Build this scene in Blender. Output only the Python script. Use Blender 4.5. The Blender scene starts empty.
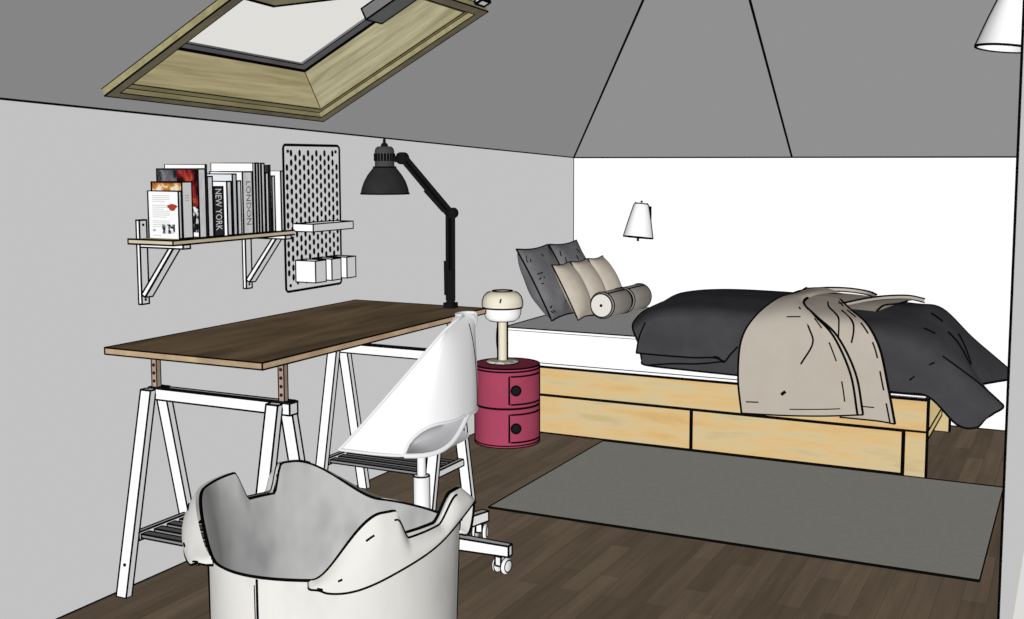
import bpy, bmesh, math, random
from mathutils import Vector, Matrix, noise

PI = math.pi
rnd = random.Random(4)
scene = bpy.context.scene
COL = scene.collection
CAM = Vector((2.740, 0.0, 1.376))
KI = 1.45         # weight of the drawn black edges


# ------------------------------------------------------------------ materials
def lin(c):
    c /= 255.0
    return c / 12.92 if c <= 0.04045 else ((c + 0.055) / 1.055) ** 2.4


def rgb(r, g, b, k=1.0):
    return (min(lin(r) / k, 0.98), min(lin(g) / k, 0.98), min(lin(b) / k, 0.98), 1.0)


MATS = {}


def mat(name, col, col2=None, tex='noise', scale=(6, 6, 6), rng=(0.35, 0.65), detail=4.0, emit=0.0, rot=None):
    """plain diffuse surface; with col2 a procedural two-tone texture in world/object space"""
    if name in MATS:
        return MATS[name]
    m = bpy.data.materials.new(name)
    m.use_nodes = True
    nt = m.node_tree
    nt.nodes.clear()
    out = nt.nodes.new('ShaderNodeOutputMaterial')
    if emit:
        sh = nt.nodes.new('ShaderNodeEmission')
        sh.inputs['Strength'].default_value = emit
        m.cycles.emission_sampling = 'NONE'
        ci = sh.inputs['Color']
    else:
        sh = nt.nodes.new('ShaderNodeBsdfDiffuse')
        ci = sh.inputs['Color']
    nt.links.new(sh.outputs[0], out.inputs['Surface'])
    ci.default_value = col
    if col2 is not None:
        geo = nt.nodes.new('ShaderNodeNewGeometry')
        mp = nt.nodes.new('ShaderNodeMapping')
        mp.inputs['Scale'].default_value = scale
        if rot is not None:
            mr = nt.nodes.new('ShaderNodeMapping')
            mr.inputs['Rotation'].default_value = rot
            nt.links.new(geo.outputs['Position'], mr.inputs['Vector'])
            nt.links.new(mr.outputs[0], mp.inputs['Vector'])
        else:
            nt.links.new(geo.outputs['Position'], mp.inputs['Vector'])
        nz = nt.nodes.new('ShaderNodeTexNoise')
        nz.inputs['Scale'].default_value = 1.0
        nz.inputs['Detail'].default_value = detail
        nz.inputs['Roughness'].default_value = 0.6
        if tex == 'grain':
            nz.inputs['Distortion'].default_value = 0.35
        nt.links.new(mp.outputs[0], nz.inputs['Vector'])
        rp = nt.nodes.new('ShaderNodeValToRGB')
        rp.color_ramp.elements[0].position = rng[0]
        rp.color_ramp.elements[0].color = col
        rp.color_ramp.elements[1].position = rng[1]
        rp.color_ramp.elements[1].color = col2
        nt.links.new(nz.outputs['Fac'], rp.inputs['Fac'])
        nt.links.new(rp.outputs[0], ci)
    MATS[name] = m
    return m


def ramp_mat(name, stops, scale, detail=3.0):
    m = mat(name, (0, 0, 0, 1), (1, 1, 1, 1), scale=scale, detail=detail)
    rp = [n for n in m.node_tree.nodes if n.type == 'VALTORGB'][0].color_ramp
    rp.elements[0].position, rp.elements[0].color = stops[0]
    rp.elements[1].position, rp.elements[1].color = stops[-1]
    for p, c in stops[1:-1]:
        e = rp.elements.new(p)
        e.color = c
    return m


def plank_mat():
    m = bpy.data.materials.new('dark_parquet')
    m.use_nodes = True
    nt = m.node_tree
    nt.nodes.clear()
    N = nt.nodes.new
    out = N('ShaderNodeOutputMaterial')
    sh = N('ShaderNodeBsdfDiffuse')
    nt.links.new(sh.outputs[0], out.inputs[0])
    geo = N('ShaderNodeNewGeometry')
    mp = N('ShaderNodeMapping')
    mp.inputs['Rotation'].default_value = (0, 0, PI / 2)
    nt.links.new(geo.outputs['Position'], mp.inputs[0])
    br = N('ShaderNodeTexBrick')
    br.offset = 0.37
    br.inputs['Color1'].default_value = rgb(78, 67, 55, UP)
    br.inputs['Color2'].default_value = rgb(92, 80, 67, UP)
    br.inputs['Mortar'].default_value = rgb(71, 60, 50, UP)
    br.inputs['Scale'].default_value = 1.0
    br.inputs['Mortar Size'].default_value = 0.0012
    br.inputs['Mortar Smooth'].default_value = 0.3
    br.inputs['Bias'].default_value = -0.1
    br.inputs['Brick Width'].default_value = 0.46
    br.inputs['Row Height'].default_value = 0.074
    nt.links.new(mp.outputs[0], br.inputs['Vector'])
    mp2 = N('ShaderNodeMapping')
    mp2.inputs['Scale'].default_value = (34, 2.2, 4)
    nt.links.new(geo.outputs['Position'], mp2.inputs[0])
    nz = N('ShaderNodeTexNoise')
    nz.inputs['Scale'].default_value = 1.0
    nz.inputs['Detail'].default_value = 5.0
    nt.links.new(mp2.outputs[0], nz.inputs['Vector'])
    rp = N('ShaderNodeValToRGB')
    rp.color_ramp.elements[0].position = 0.3
    rp.color_ramp.elements[0].color = (0.84, 0.84, 0.84, 1)
    rp.color_ramp.elements[1].position = 0.7
    rp.color_ramp.elements[1].color = (1.12, 1.12, 1.12, 1)
    nt.links.new(nz.outputs['Fac'], rp.inputs[0])
    mx = N('ShaderNodeMix')
    mx.data_type = 'RGBA'
    mx.blend_type = 'MULTIPLY'
    mx.inputs[0].default_value = 1.0
    nt.links.new(br.outputs['Color'], mx.inputs[6])
    nt.links.new(rp.outputs[0], mx.inputs[7])
    nt.links.new(mx.outputs[2], sh.inputs['Color'])
    return m


# light level received by faces of each direction (suns set to these at the end)
FRONT, SIDE, UP, DOWN = 1.06, 0.56, 0.24, 0.25

INK = mat('ink', (0.004, 0.004, 0.004, 1))
WHITE = mat('white_lacquer', (0.97, 0.97, 0.97, 1))
WHITE_PL = mat('white_plastic', (0.94, 0.94, 0.94, 1))
DKMETAL = mat('charcoal_metal', rgb(50, 50, 50), rgb(44, 44, 44), scale=(20, 20, 20))
BLACK = mat('black_metal', rgb(26, 26, 27))


# ------------------------------------------------------------------ mesh helper
class MB:
    def __init__(self):
        self.v, self.f, self.mi, self.sm, self.mats = [], [], [], [], []
        self.t = []          # ink lines (points, width, closed)

    def slot(self, m):
        if m not in self.mats:
            self.mats.append(m)
        return self.mats.index(m)

    def add(self, vs, fs, m, smooth=False):
        o = len(self.v)
        self.v += [Vector(p) for p in vs]
        s = self.slot(m)
        for f in fs:
            self.f.append([i + o for i in f])
            self.mi.append(s)
            self.sm.append(smooth)

    def box(self, lo, hi, m, M=None):
        x0, y0, z0 = lo
        x1, y1, z1 = hi
        vs = [Vector(p) for p in ((x0, y0, z0), (x1, y0, z0), (x1, y1, z0), (x0, y1, z0), (x0, y0, z1), (x1, y0, z1), (x1, y1, z1), (x0, y1, z1))]
        if M is not None:
            vs = [M @ p for p in vs]
        self.hexa(vs, m)

    def hexa(self, vs, m):
        self.add(vs, [(0, 3, 2, 1), (4, 5, 6, 7), (0, 1, 5, 4), (1, 2, 6, 5), (2, 3, 7, 6), (3, 0, 4, 7)], m)

    def quad(self, pts, m):
        self.add(pts, [tuple(range(len(pts)))], m)

    def prism(self, pts, d, m):
        """polygon pts extruded by vector d"""
        n = len(pts)
        d = Vector(d)
        vs = [Vector(p) for p in pts] + [Vector(p) + d for p in pts]
        fs = [tuple(range(n))[::-1], tuple(range(n, 2 * n))] + [(i, (i + 1) % n, n + (i + 1) % n, n + i) for i in range(n)]
        self.add(vs, fs, m)

    def grid(self, rows, m, smooth=True, closed=False):
        n = len(rows[0])
        vs = [p for r in rows for p in r]
        fs = []
        for i in range(len(rows) - 1):
            for j in range(n if closed else n - 1):
                k = (j + 1) % n
                fs.append((i * n + j, i * n + k, (i + 1) * n + k, (i + 1) * n + j))
        self.add(vs, fs, m, smooth)

    def lathe(self, prof, c, m, seg=40, M=None, smooth=True, caps=True, ink=(), w=0.004):
        """prof = [(r,z)...] around local z at c; ink = profile indices drawn as rings"""
        c = Vector(c)
        M = M or Matrix.Identity(3)
        rows = []
        for r, z in prof:
            rows.append([c + M @ Vector((r * math.cos(2 * PI * j / seg), r * math.sin(2 * PI * j / seg), z)) for j in range(seg)])
        self.grid(rows, m, smooth, closed=True)
        o = len(self.v)
        if caps:
            for k in (0, -1):
                if prof[k][0] > 1e-5:
                    self.add(rows[k], [tuple(range(seg)) if k == -1 else tuple(range(seg))[::-1]], m)
        for i in ink:
            self.line(rows[i], w, True)
        return rows

    def tube(self, pts, r, m, seg=8, closed=False, smooth=True):
        pts = [Vector(p) for p in pts]
        n = len(pts)
        rows = []
        ref = None
        for i, p in enumerate(pts):
            if closed:
                t = pts[(i + 1) % n] - pts[i - 1]
            else:
                t = pts[min(i + 1, n - 1)] - pts[max(i - 1, 0)]
            if t.length < 1e-9:
                t = Vector((0, 0, 1))
            t.normalize()
            if ref is None:
                ref = Vector((0, 0, 1)) if abs(t.z) < 0.8 else Vector((0.6, 0.8, 0))
            b = t.cross(ref)
            if b.length < 1e-6:
                b = t.cross(Vector((0.3, 0.5, 0.8)))
            b.normalize()
            ref = b.cross(t).normalized()
            rr = r[i] if isinstance(r, (list, tuple)) else r
            rows.append([p + rr * (math.cos(2 * PI * k / seg + PI / 4) * b + math.sin(2 * PI * k / seg + PI / 4) * ref) for k in range(seg)])
        if closed:
            rows.append(rows[0])
        self.grid(rows, m, smooth, closed=True)
        if not closed:
            self.add(rows[0], [tuple(range(seg))[::-1]], m)
            self.add(rows[-1], [tuple(range(seg))], m)

    def line(self, pts, w, closed=False):
        self.t.append(([Vector(p) for p in pts], w, closed))

    def build(self, name, parent=None, bevel=0.0, solid=0.0):
        org = parent_origin(parent) if parent else Vector((0, 0, 0))
        if bevel:
            bm = bmesh.new()
            bv = [bm.verts.new(p) for p in self.v]
            for f, mi, sm in zip(self.f, self.mi, self.sm):
                q = bm.faces.new([bv[i] for i in f])
                q.material_index = mi
                q.smooth = sm
            bmesh.ops.recalc_face_normals(bm, faces=bm.faces[:])
            bm.normal_update()
            for e in bm.edges:
                if len(e.link_faces) == 2 and e.calc_face_angle(0) > 0.6:
                    p, q = e.verts[0].co.copy(), e.verts[1].co.copy()
                    d = (q - p).normalized() * bevel * 0.7
                    self.line([p - d, q + d], bevel * 1.85)
            bm.free()
        for pts, w, cl in self.t:
            self.tube(pts, w * 0.7 * KI, INK, seg=4, closed=cl, smooth=False)
        self.t = []
        me = bpy.data.meshes.new(name)
        me.from_pydata([tuple(p - org) for p in self.v], [], self.f)
        for m in self.mats:
            me.materials.append(m)
        me.polygons.foreach_set('material_index', self.mi)
        me.polygons.foreach_set('use_smooth', self.sm)
        me.update()
        o = bpy.data.objects.new(name, me)
        COL.objects.link(o)
        if parent:
            o.parent = parent
        return o


def parent_origin(p):
    v = Vector((0, 0, 0))
    while p:
        v += p.location
        p = p.parent
    return v


def thing(name, label, cat, loc=(0, 0, 0), group=None):
    o = bpy.data.objects.new(name, None)
    o.empty_display_size = 0.1
    COL.objects.link(o)
    o.location = loc
    return tag(o, label, cat, group)


def tag(o, label, cat, group=None):
    o['label'] = label
    o['category'] = cat
    if group:
        o['group'] = group
    return o


def struct(o):
    o['kind'] = 'structure'
    return o


def dup(root, loc, label):
    r = root.copy()
    COL.objects.link(r)
    r.location = loc
    r['label'] = label
    for ch in list(root.children):
        c = ch.copy()
        COL.objects.link(c)
        c.parent = r
        for g in list(ch.children):
            d = g.copy()
            COL.objects.link(d)
            d.parent = c
    return r


def cr(p0, p1, p2, p3, t):
    return 0.5 * ((2 * p1) + (p2 - p0) * t + (2 * p0 - 5 * p1 + 4 * p2 - p3) * t * t + (3 * p1 - p0 - 3 * p2 + p3) * t ** 3)


def spline(pts, n):
    """n samples per span through all the points"""
    pts = [Vector(p) for p in pts]
    out = []
    for i in range(len(pts) - 1):
        a = pts[i - 1] if i else pts[0] * 2 - pts[1]
        d = pts[i + 2] if i + 2 < len(pts) else pts[-1] * 2 - pts[-2]
        for k in range(n):
            out.append(cr(a, pts[i], pts[i + 1], d, k / n))
    out.append(pts[-1])
    return out


def surf(rows, nu, nv):
    rr = [spline(r, nu) for r in rows]
    cols = [spline([r[j] for r in rr], nv) for j in range(len(rr[0]))]
    return [[cols[j][i] for j in range(len(cols))] for i in range(len(cols[0]))]


def rot_to(d):
    return Vector((0, 0, 1)).rotation_difference(Vector(d).normalized()).to_matrix()


def side_angles(c):
    a = math.atan2(CAM.y - c[1], CAM.x - c[0])
    return a + PI / 2, a - PI / 2


def lerp(a, b, t):
    return a + (b - a) * t


# ================================================================== THE ROOM
XR, YB, Y0 = 2.591, 6.15, 0.3
TB, SL, EA = 1.398, 0.3701, -0.0388


def z_left(x, y):
    return 1.5502 + EA * (y - 2.217) + 0.53 * x


def z_back(y):
    return TB + SL * (YB - y)


W_LEFT = mat('wall_paint_left', rgb(194, 194, 194, SIDE))
W_BACK = mat('wall_paint_back', (0.98, 0.98, 0.98, 1))
W_RIGHT = mat('wall_paint_right', rgb(194, 194, 194, SIDE))
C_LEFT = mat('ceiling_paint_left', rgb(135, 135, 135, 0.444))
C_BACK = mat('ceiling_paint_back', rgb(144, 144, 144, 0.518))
FLOOR = plank_mat()

b = MB()
b.quad([(0, Y0, 0), (XR, Y0, 0), (XR, YB, 0), (0, YB, 0)], FLOOR)
b.line([(0, 0.6, 0.001), (0, YB, 0.001)], 0.0045)
b.line([(0, YB, 0.001), (XR, YB, 0.001)], 0.006)
struct(b.build('floor'))

b = MB()
b.quad([(XR, 1.0, 0), (4.6, 1.0, 0), (4.6, YB, 0), (XR, YB, 0)], mat('pale_landing', rgb(221, 219, 215, 0.9)))
b.line([(XR + 0.002, 2.86, 0.001), (XR + 0.002, YB, 0.001)], 0.004)
landing = struct(b.build('floor_landing'))

b = MB()
b.quad([(0, Y0, 0), (0, YB, 0), (0, YB, z_left(0, YB)), (0, Y0, z_left(0, Y0))], W_LEFT)
struct(b.build('wall_left'))

b = MB()
b.quad([(0, YB, 0), (XR, YB, 0), (XR, YB, TB), (0, YB, TB)], W_BACK)
b.line([(0.0, YB, 0), (0.0, YB, TB)], 0.004)
struct(b.build('wall_back'))

b = MB()
yn = 2.855
b.prism([(XR, yn, 0), (XR, YB, 0), (XR, YB, TB), (XR, yn, z_back(yn))], (0.006, 0, 0), W_RIGHT)
b.line([(XR + 0.003, yn, 0), (XR + 0.003, yn, z_back(yn))], 0.0032)
struct(b.build('wall_right'))

# ceiling: left slope (with the window opening) and back slope
P0 = Vector((0, 2.217, 1.5502))
U = Vector((0, 1, EA)).normalized()
Nn = Vector((-0.468, 0.034, 0.883)).normalized()
V = U.cross(Nn).normalized()
if V.x < 0:
    V = -V
Nn = V.cross(U).normalized()
if Nn.z < 0:
    Nn = -Nn


def W(u, v, d=0.0):
    return P0 + U * u + V * v + Nn * d


U0, U1, V0, V1 = 0.30, 1.325, 0.125, 0.885
b = MB()
A, B_, H, D = [Vector((x, y, z_left(x, y))) for x, y in ((0, Y0), (0, YB), (XR, 2.006), (XR, Y0))]
h0, h1, h2, h3 = W(U0, V0), W(U1, V0), W(U1, V1), W(U0, V1)
for q in ((A, B_, h1, h0), (B_, H, h2, h1), (H, D, h3, h2), (D, A, h0, h3)):
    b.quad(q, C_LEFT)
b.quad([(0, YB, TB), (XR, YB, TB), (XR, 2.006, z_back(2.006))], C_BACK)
b.line([A, B_], 0.0058)
b.line([(0, YB, TB), (XR, YB, TB)], 0.008)
b.line([B_, H], 0.0068)
b.line([(1.296, YB, TB), (1.505, 4.489, z_back(4.489)), (1.79, 2.24, z_back(2.24))], 0.0068)
struct(b.build('ceiling'))

# ------------------------------------------------------------------ roof window
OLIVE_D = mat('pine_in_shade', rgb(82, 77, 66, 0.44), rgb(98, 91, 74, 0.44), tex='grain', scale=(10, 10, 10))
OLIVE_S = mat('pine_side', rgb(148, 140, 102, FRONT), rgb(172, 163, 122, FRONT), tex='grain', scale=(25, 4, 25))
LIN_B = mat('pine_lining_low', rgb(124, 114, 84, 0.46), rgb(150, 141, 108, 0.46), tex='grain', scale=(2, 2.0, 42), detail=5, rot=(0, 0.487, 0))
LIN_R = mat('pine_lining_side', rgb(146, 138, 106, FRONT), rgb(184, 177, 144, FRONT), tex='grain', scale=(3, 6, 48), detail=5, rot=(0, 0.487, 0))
SASH = mat('grey_sash', rgb(88, 88, 88, 0.6), rgb(98, 98, 98, 0.6), scale=(9, 9, 9))
win = struct(bpy.data.objects.new('window_1', None))
COL.objects.link(win)
win.location = W(0.8, 0.5)


def uvbox(bm_, u0, u1, v0, v1, d0, d1, m):
    bm_.hexa([W(u0, v0, d0), W(u1, v0, d0), W(u1, v1, d0), W(u0, v1, d0), W(u0, v0, d1), W(u1, v0, d1), W(u1, v1, d1), W(u0, v1, d1)], m)


def uvframe(bm_, o, i, d0, d1, mm, mo=None, mi=None):
    """mitred rectangular frame; o,i=(u0,u1,v0,v1); room face mm, outer side mo, inner side mi"""
    oc = [(o[0], o[2]), (o[1], o[2]), (o[1], o[3]), (o[0], o[3])]
    ic = [(i[0], i[2]), (i[1], i[2]), (i[1], i[3]), (i[0], i[3])]
    for k in range(4):
        n = (k + 1) % 4
        bm_.quad([W(*oc[k], d0), W(*oc[n], d0), W(*ic[n], d0), W(*ic[k], d0)], mm)
        bm_.quad([W(*oc[k], d0), W(*oc[n], d0), W(*oc[n], d1), W(*oc[k], d1)], mo or mm)
        bm_.quad([W(*ic[k], d0), W(*ic[n], d0), W(*ic[n], d1), W(*ic[k], d1)], mi or mm)
    for c_, dd, w_ in ((oc, d0, 0.003), (ic, d0, 0.0022), (oc, d1, 0.003)):
        bm_.line([W(*q, dd) for q in c_], w_, True)


b = MB()
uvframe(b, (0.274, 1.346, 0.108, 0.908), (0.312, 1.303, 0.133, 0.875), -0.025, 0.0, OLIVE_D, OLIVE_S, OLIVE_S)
b.build('window_trim', win)
b = MB()
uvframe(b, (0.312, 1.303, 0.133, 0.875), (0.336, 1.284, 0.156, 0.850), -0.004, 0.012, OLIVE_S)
b.build('window_frame', win)
b = MB()
GD = 0.155
l0, l1, lv0, lv1 = 0.336, 1.284, 0.156, 0.850
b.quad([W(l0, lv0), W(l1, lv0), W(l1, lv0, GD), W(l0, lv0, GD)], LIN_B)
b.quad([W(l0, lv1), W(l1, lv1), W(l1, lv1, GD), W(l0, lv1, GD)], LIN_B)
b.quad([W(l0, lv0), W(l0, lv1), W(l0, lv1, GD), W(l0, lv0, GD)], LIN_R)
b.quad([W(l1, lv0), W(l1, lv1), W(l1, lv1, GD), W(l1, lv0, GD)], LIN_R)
b.line([W(l1, lv0), W(l1, lv0, GD)], 0.0025)
b.build('window_lining', win)
b = MB()
GASK = mat('black_gasket', (0.003, 0.003, 0.003, 1))
uvframe(b, (l0, l1, lv0, lv1), (l0 + 0.022, l1 - 0.022, lv0 + 0.016, lv1 - 0.016), GD, GD + 0.01, GASK)
uvframe(b, (l0 + 0.022, l1 - 0.022, lv0 + 0.016, lv1 - 0.016), (l0 + 0.066, l1 - 0.066, lv0 + 0.042, lv1 - 0.042), GD - 0.002, GD + 0.01, SASH)
b.build('window_sash', win)
b = MB()
b.quad([W(l0 + 0.06, lv0 + 0.038, GD + 0.008), W(l1 - 0.06, lv0 + 0.038, GD + 0.008), W(l1 - 0.06, lv1 - 0.04, GD + 0.008), W(l0 + 0.06, lv1 - 0.04, GD + 0.008)], mat('milky_glass', rgb(218, 217, 213, 0.9)))
pane = b.build('window_pane', win)
b = MB()
uvbox(b, 1.128, 1.225, 0.566, 0.74, GD - 0.045, GD - 0.002, SASH)
b.build('pivot_hinge', win, bevel=0.002)
b = MB()
pg_ = [(0.42, 0.548), (0.637, 0.545), (0.86, 0.665), (0.42, 0.665)]
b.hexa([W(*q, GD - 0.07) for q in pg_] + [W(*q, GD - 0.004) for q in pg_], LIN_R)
b.build('ventilation_bar', win, bevel=0.003)
b = MB()
uvbox(b, 1.26, 1.318, 0.912, 0.940, -0.012, 0.0, WHITE_PL)
b.build('blind_bracket', win, bevel=0.003)

# ================================================================== DESK
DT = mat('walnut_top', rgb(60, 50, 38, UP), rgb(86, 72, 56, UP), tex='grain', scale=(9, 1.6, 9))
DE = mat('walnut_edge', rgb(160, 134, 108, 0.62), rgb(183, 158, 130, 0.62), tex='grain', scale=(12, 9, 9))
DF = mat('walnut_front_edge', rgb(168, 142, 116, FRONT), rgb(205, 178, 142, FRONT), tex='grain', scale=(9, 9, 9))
b = MB()
ya, yb_, za, zb = 2.540, 3.885, 0.779, 0.799
xl, xr = 0.016, 0.632
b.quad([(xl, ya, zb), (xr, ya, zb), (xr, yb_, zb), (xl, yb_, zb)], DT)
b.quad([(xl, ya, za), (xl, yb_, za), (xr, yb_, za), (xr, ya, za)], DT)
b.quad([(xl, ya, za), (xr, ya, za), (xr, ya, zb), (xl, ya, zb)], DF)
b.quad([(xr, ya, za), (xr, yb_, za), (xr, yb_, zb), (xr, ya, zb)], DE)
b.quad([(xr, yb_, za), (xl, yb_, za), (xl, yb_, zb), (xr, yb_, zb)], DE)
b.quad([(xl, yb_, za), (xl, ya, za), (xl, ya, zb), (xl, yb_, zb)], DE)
for z in (za, zb):
    b.line([(xl, ya, z), (xr, ya, z), (xr, yb_, z), (xl, yb_, z)], 0.0032, True)
for x, y in ((xl, ya), (xr, ya), (xr, yb_)):
    b.line([(x, y, za), (x, y, zb)], 0.003)
tag(b.build('desk'), 'dark brown wooden desk board lying across two white trestles', 'desk')

POST = mat('beige_wood_post', rgb(168, 146, 130, FRONT), rgb(182, 162, 146, FRONT), scale=(20, 20, 20))
SLAT = mat('grey_slat', rgb(104, 104, 104, 0.55))
EW = 0.0019


def make_trestle():
    t = thing('trestle', 'white A-frame trestle under the near end of the desk', 'trestle', (0.30, 2.715, 0), 'desk trestles')
    for x0, x1 in ((0.022, 0.064), (0.530, 0.574)):
        for y0, y1, s in ((2.543, 2.676, 1), (2.892, 2.760, -1)):
            b = MB()
            th = 0.024 * s
            b.hexa([(x0, y0, 0), (x1, y0, 0), (x1, y0 + th, 0), (x0, y0 + th, 0), (x0, y1, 0.642), (x1, y1, 0.642), (x1, y1 + th, 0.642), (x0, y1 + th, 0.642)], WHITE)
            lg = b.build('leg', t, bevel=EW)
            b = MB()
            b.lathe([(0.0055, 0), (0.0055, 0.003), (0.0, 0.003)], (lerp(x0, x1, 0.5), y0 + (y1 - y0) * 0.155, 0.10), BLACK, 12, rot_to((0, -s, 0)))
            b.build('screw', lg)
    b = MB()
    b.box((0.035, 2.697, 0.610), (0.602, 2.735, 0.646), WHITE)
    b.line([(0.05, 2.70, 0.648), (0.60, 2.70, 0.648)], 0.005)
    b.build('beam', t, bevel=EW)
    for x0 in (0.040, 0.552):
        b = MB()
        b.box((x0, 2.690, 0.6465), (x0 + 0.058, 2.730, 0.652), BLACK)
        b.build('leg_bracket', t)
    for x0 in (0.056, 0.566):
        b = MB()
        b.box((x0, 2.692, 0.652), (x0 + 0.021, 2.710, 0.776), POST)
        p = b.build('adjusting_post', t, bevel=0.0012)
        for k in range(4):
            b = MB()
            b.lathe([(0.0055, 0), (0.0055, 0.0025), (0, 0.0025)], (x0 + 0.0105, 2.692, 0.672 + 0.026 * k), mat('post_hole', rgb(58, 30, 24)), 10, rot_to((0, -1, 0)))
            b.build('peg_hole', p)
    for x0 in (0.046, 0.538):
        b = MB()
        b.box((x0, 2.606, 0.170), (x0 + 0.018, 2.829, 0.196), WHITE)
        b.build('rail', t, bevel=EW)
    for k in range(4):
        b = MB()
        y = 2.615 + 0.057 * k
        b.box((0.0645, y, 0.176), (0.5375, y + 0.032, 0.188), SLAT)
        b.build('slat', t, bevel=0.0018)
    return t


tr = make_trestle()
dup(tr, (0.30, 3.722, 0), 'white A-frame trestle under the far end of the desk, behind the swivel chair')

# ------------------------------------------------------------------ desk lamp
t = thing('desk_lamp', 'black jointed work lamp clamped to the far end of the desk', 'desk lamp', (0.50, 3.82, 0.799))
LX, LY = 0.505, 3.83
b = MB()
b.box((LX - 0.022, LY - 0.02, 0.80), (LX + 0.022, LY + 0.02, 0.822), BLACK)
b.lathe([(0.017, 0.822), (0.017, 0.86), (0.012, 0.87), (0.012, 0.95)], (LX, LY, 0), BLACK, 16)
b.build('clamp', t)
EL = Vector((0.507, LY, 1.170))
b = MB()
for dx in (-0.013, 0.013):
    b.tube([(LX + dx, LY, 0.83), EL + Vector((dx, 0, 0.01))], 0.0085, BLACK, 8)
b.tube([(LX, LY, 0.85), (LX, LY, 1.16)], 0.007, INK, 6)
b.tube([(LX - 0.023, LY, 0.85), (LX - 0.024, LY, 0.985)], 0.0055, BLACK, 8)
b.build('lower_arm', t)
SJ = Vector((0.297, LY, 1.385))
b = MB()
dv = (SJ - EL).normalized()
nv = Vector((dv.z, 0, -dv.x))
for s in (-0.011, 0.011):
    b.tube([EL + nv * s + dv * 0.0, SJ + nv * s], 0.0085, BLACK, 8)
b.tube([EL, SJ], 0.006, INK, 6)
b.tube([lerp(EL, SJ, 0.1) - nv * 0.013, lerp(EL, SJ, 0.48) - nv * 0.017], 0.009, BLACK, 8)
b.build('upper_arm', t)
b = MB()
b.lathe([(0.0, -0.014), (0.021, -0.014), (0.021, 0.014), (0, 0.014)], EL + Vector((0.008, 0, 0.004)), BLACK, 20, rot_to((0, -1, 0)))
b.build('elbow_joint', t)
b = MB()
b.lathe([(0, -0.014), (0.024, -0.014), (0.024, 0.014), (0, 0.014)], SJ + Vector((-0.008, 0, 0.002)), BLACK, 20, rot_to((0, -1, 0)))
b.tube([SJ + Vector((-0.008, 0, 0)), (0.255, LY, 1.383)], 0.012, BLACK, 8)
b.build('shade_joint', t)
SC = (0.205, LY, 0)
b = MB()
prof = [(0.096, 1.246), (0.096, 1.251), (0.092, 1.270), (0.083, 1.295), (0.069, 1.320), (0.052, 1.342), (0.044, 1.352)]
b.lathe(prof, SC, DKMETAL, 48, caps=False, ink=(0, 6), w=0.004)
b.build('lamp_shade', t)
b = MB()
b.lathe([(0.039, 1.352), (0.039, 1.415), (0.036, 1.426), (0.028, 1.434), (0.0, 1.435)], SC, mat('charcoal_socket', rgb(72, 72, 72)), 40, ink=(0,), w=0.004)
for k in range(20):
    a = 2 * PI * k / 20
    b.tube([(SC[0] + 0.0388 * math.cos(a), SC[1] + 0.0388 * math.sin(a), z) for z in (1.376, 1.406)], 0.0042, INK, 6)
b.build('lamp_socket', t)
b = MB()
b.lathe([(0.016, 1.434), (0.012, 1.445), (0.006, 1.449), (0.006, 1.458), (0.003, 1.470), (0.0, 1.470)], SC, BLACK, 16)
b.build('switch_knob', t)

# ================================================================== WALL SHELF
SHW = mat('shelf_wood', rgb(176, 164, 138, 0.62), rgb(192, 180, 152, 0.62), tex='grain', scale=(10, 6, 10))
SHF = mat('shelf_front', rgb(206, 194, 166, FRONT), rgb(222, 208, 180, FRONT), tex='grain', scale=(10, 10, 10))
b = MB()
b.quad([(0.002, 2.665, 1.114), (0.190, 2.665, 1.114), (0.190, 2.665, 1.129), (0.002, 2.665, 1.129)], SHF)
b.box((0.002, 2.666, 1.114), (0.190, 3.266, 1.129), SHW)
for z in (1.114, 1.129):
    b.line([(0.002, 2.665, z), (0.190, 2.665, z), (0.190, 3.266, z)], 0.0038)
b.line([(0.190, 2.665, 1.114), (0.190, 2.665, 1.129)], 0.003)
b.line([(0.002, 2.665, 1.114), (0.002, 2.665, 1.129)], 0.003)
tag(b.build('wall_shelf'), 'pale wooden wall shelf board holding a row of books', 'shelf')


def make_bracket():
    t = thing('shelf_bracket', 'white triangular bracket under the near end of the wall shelf', 'bracket', (0, 2.717, 0.916), 'shelf brackets')
    y0, y1 = 2.702, 2.733
    b = MB()
    b.box((0.001, y0, 0.916), (0.015, y1, 1.187), WHITE)
    up = b.build('upright', t, bevel=0.0019)
    for z in (0.930, 1.172):
        b = MB()
        b.lathe([(0.0045, 0), (0.0045, 0.002), (0, 0.002)], (0.015, lerp(y0, y1, 0.5), z), INK, 10, rot_to((1, 0, 0)))
        b.build('screw', up)
    b = MB()
    b.box((0.015, y0, 1.101), (0.196, y1, 1.1135), WHITE)
    b.build('arm', t, bevel=0.0019)
    b = MB()
    b.hexa([(0.015, y0, 0.948), (0.030, y0, 0.940), (0.030, y1, 0.940), (0.015, y1, 0.948), (0.137, y0, 1.101), (0.155, y0, 1.101), (0.155, y1, 1.101), (0.137, y1, 1.101)], WHITE)
    b.build('brace', t, bevel=0.0019)
    return t


br = make_bracket()
dup(br, (0, 3.222, 0.916), 'white triangular bracket under the far end of the wall shelf, next to the pegboard')

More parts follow.
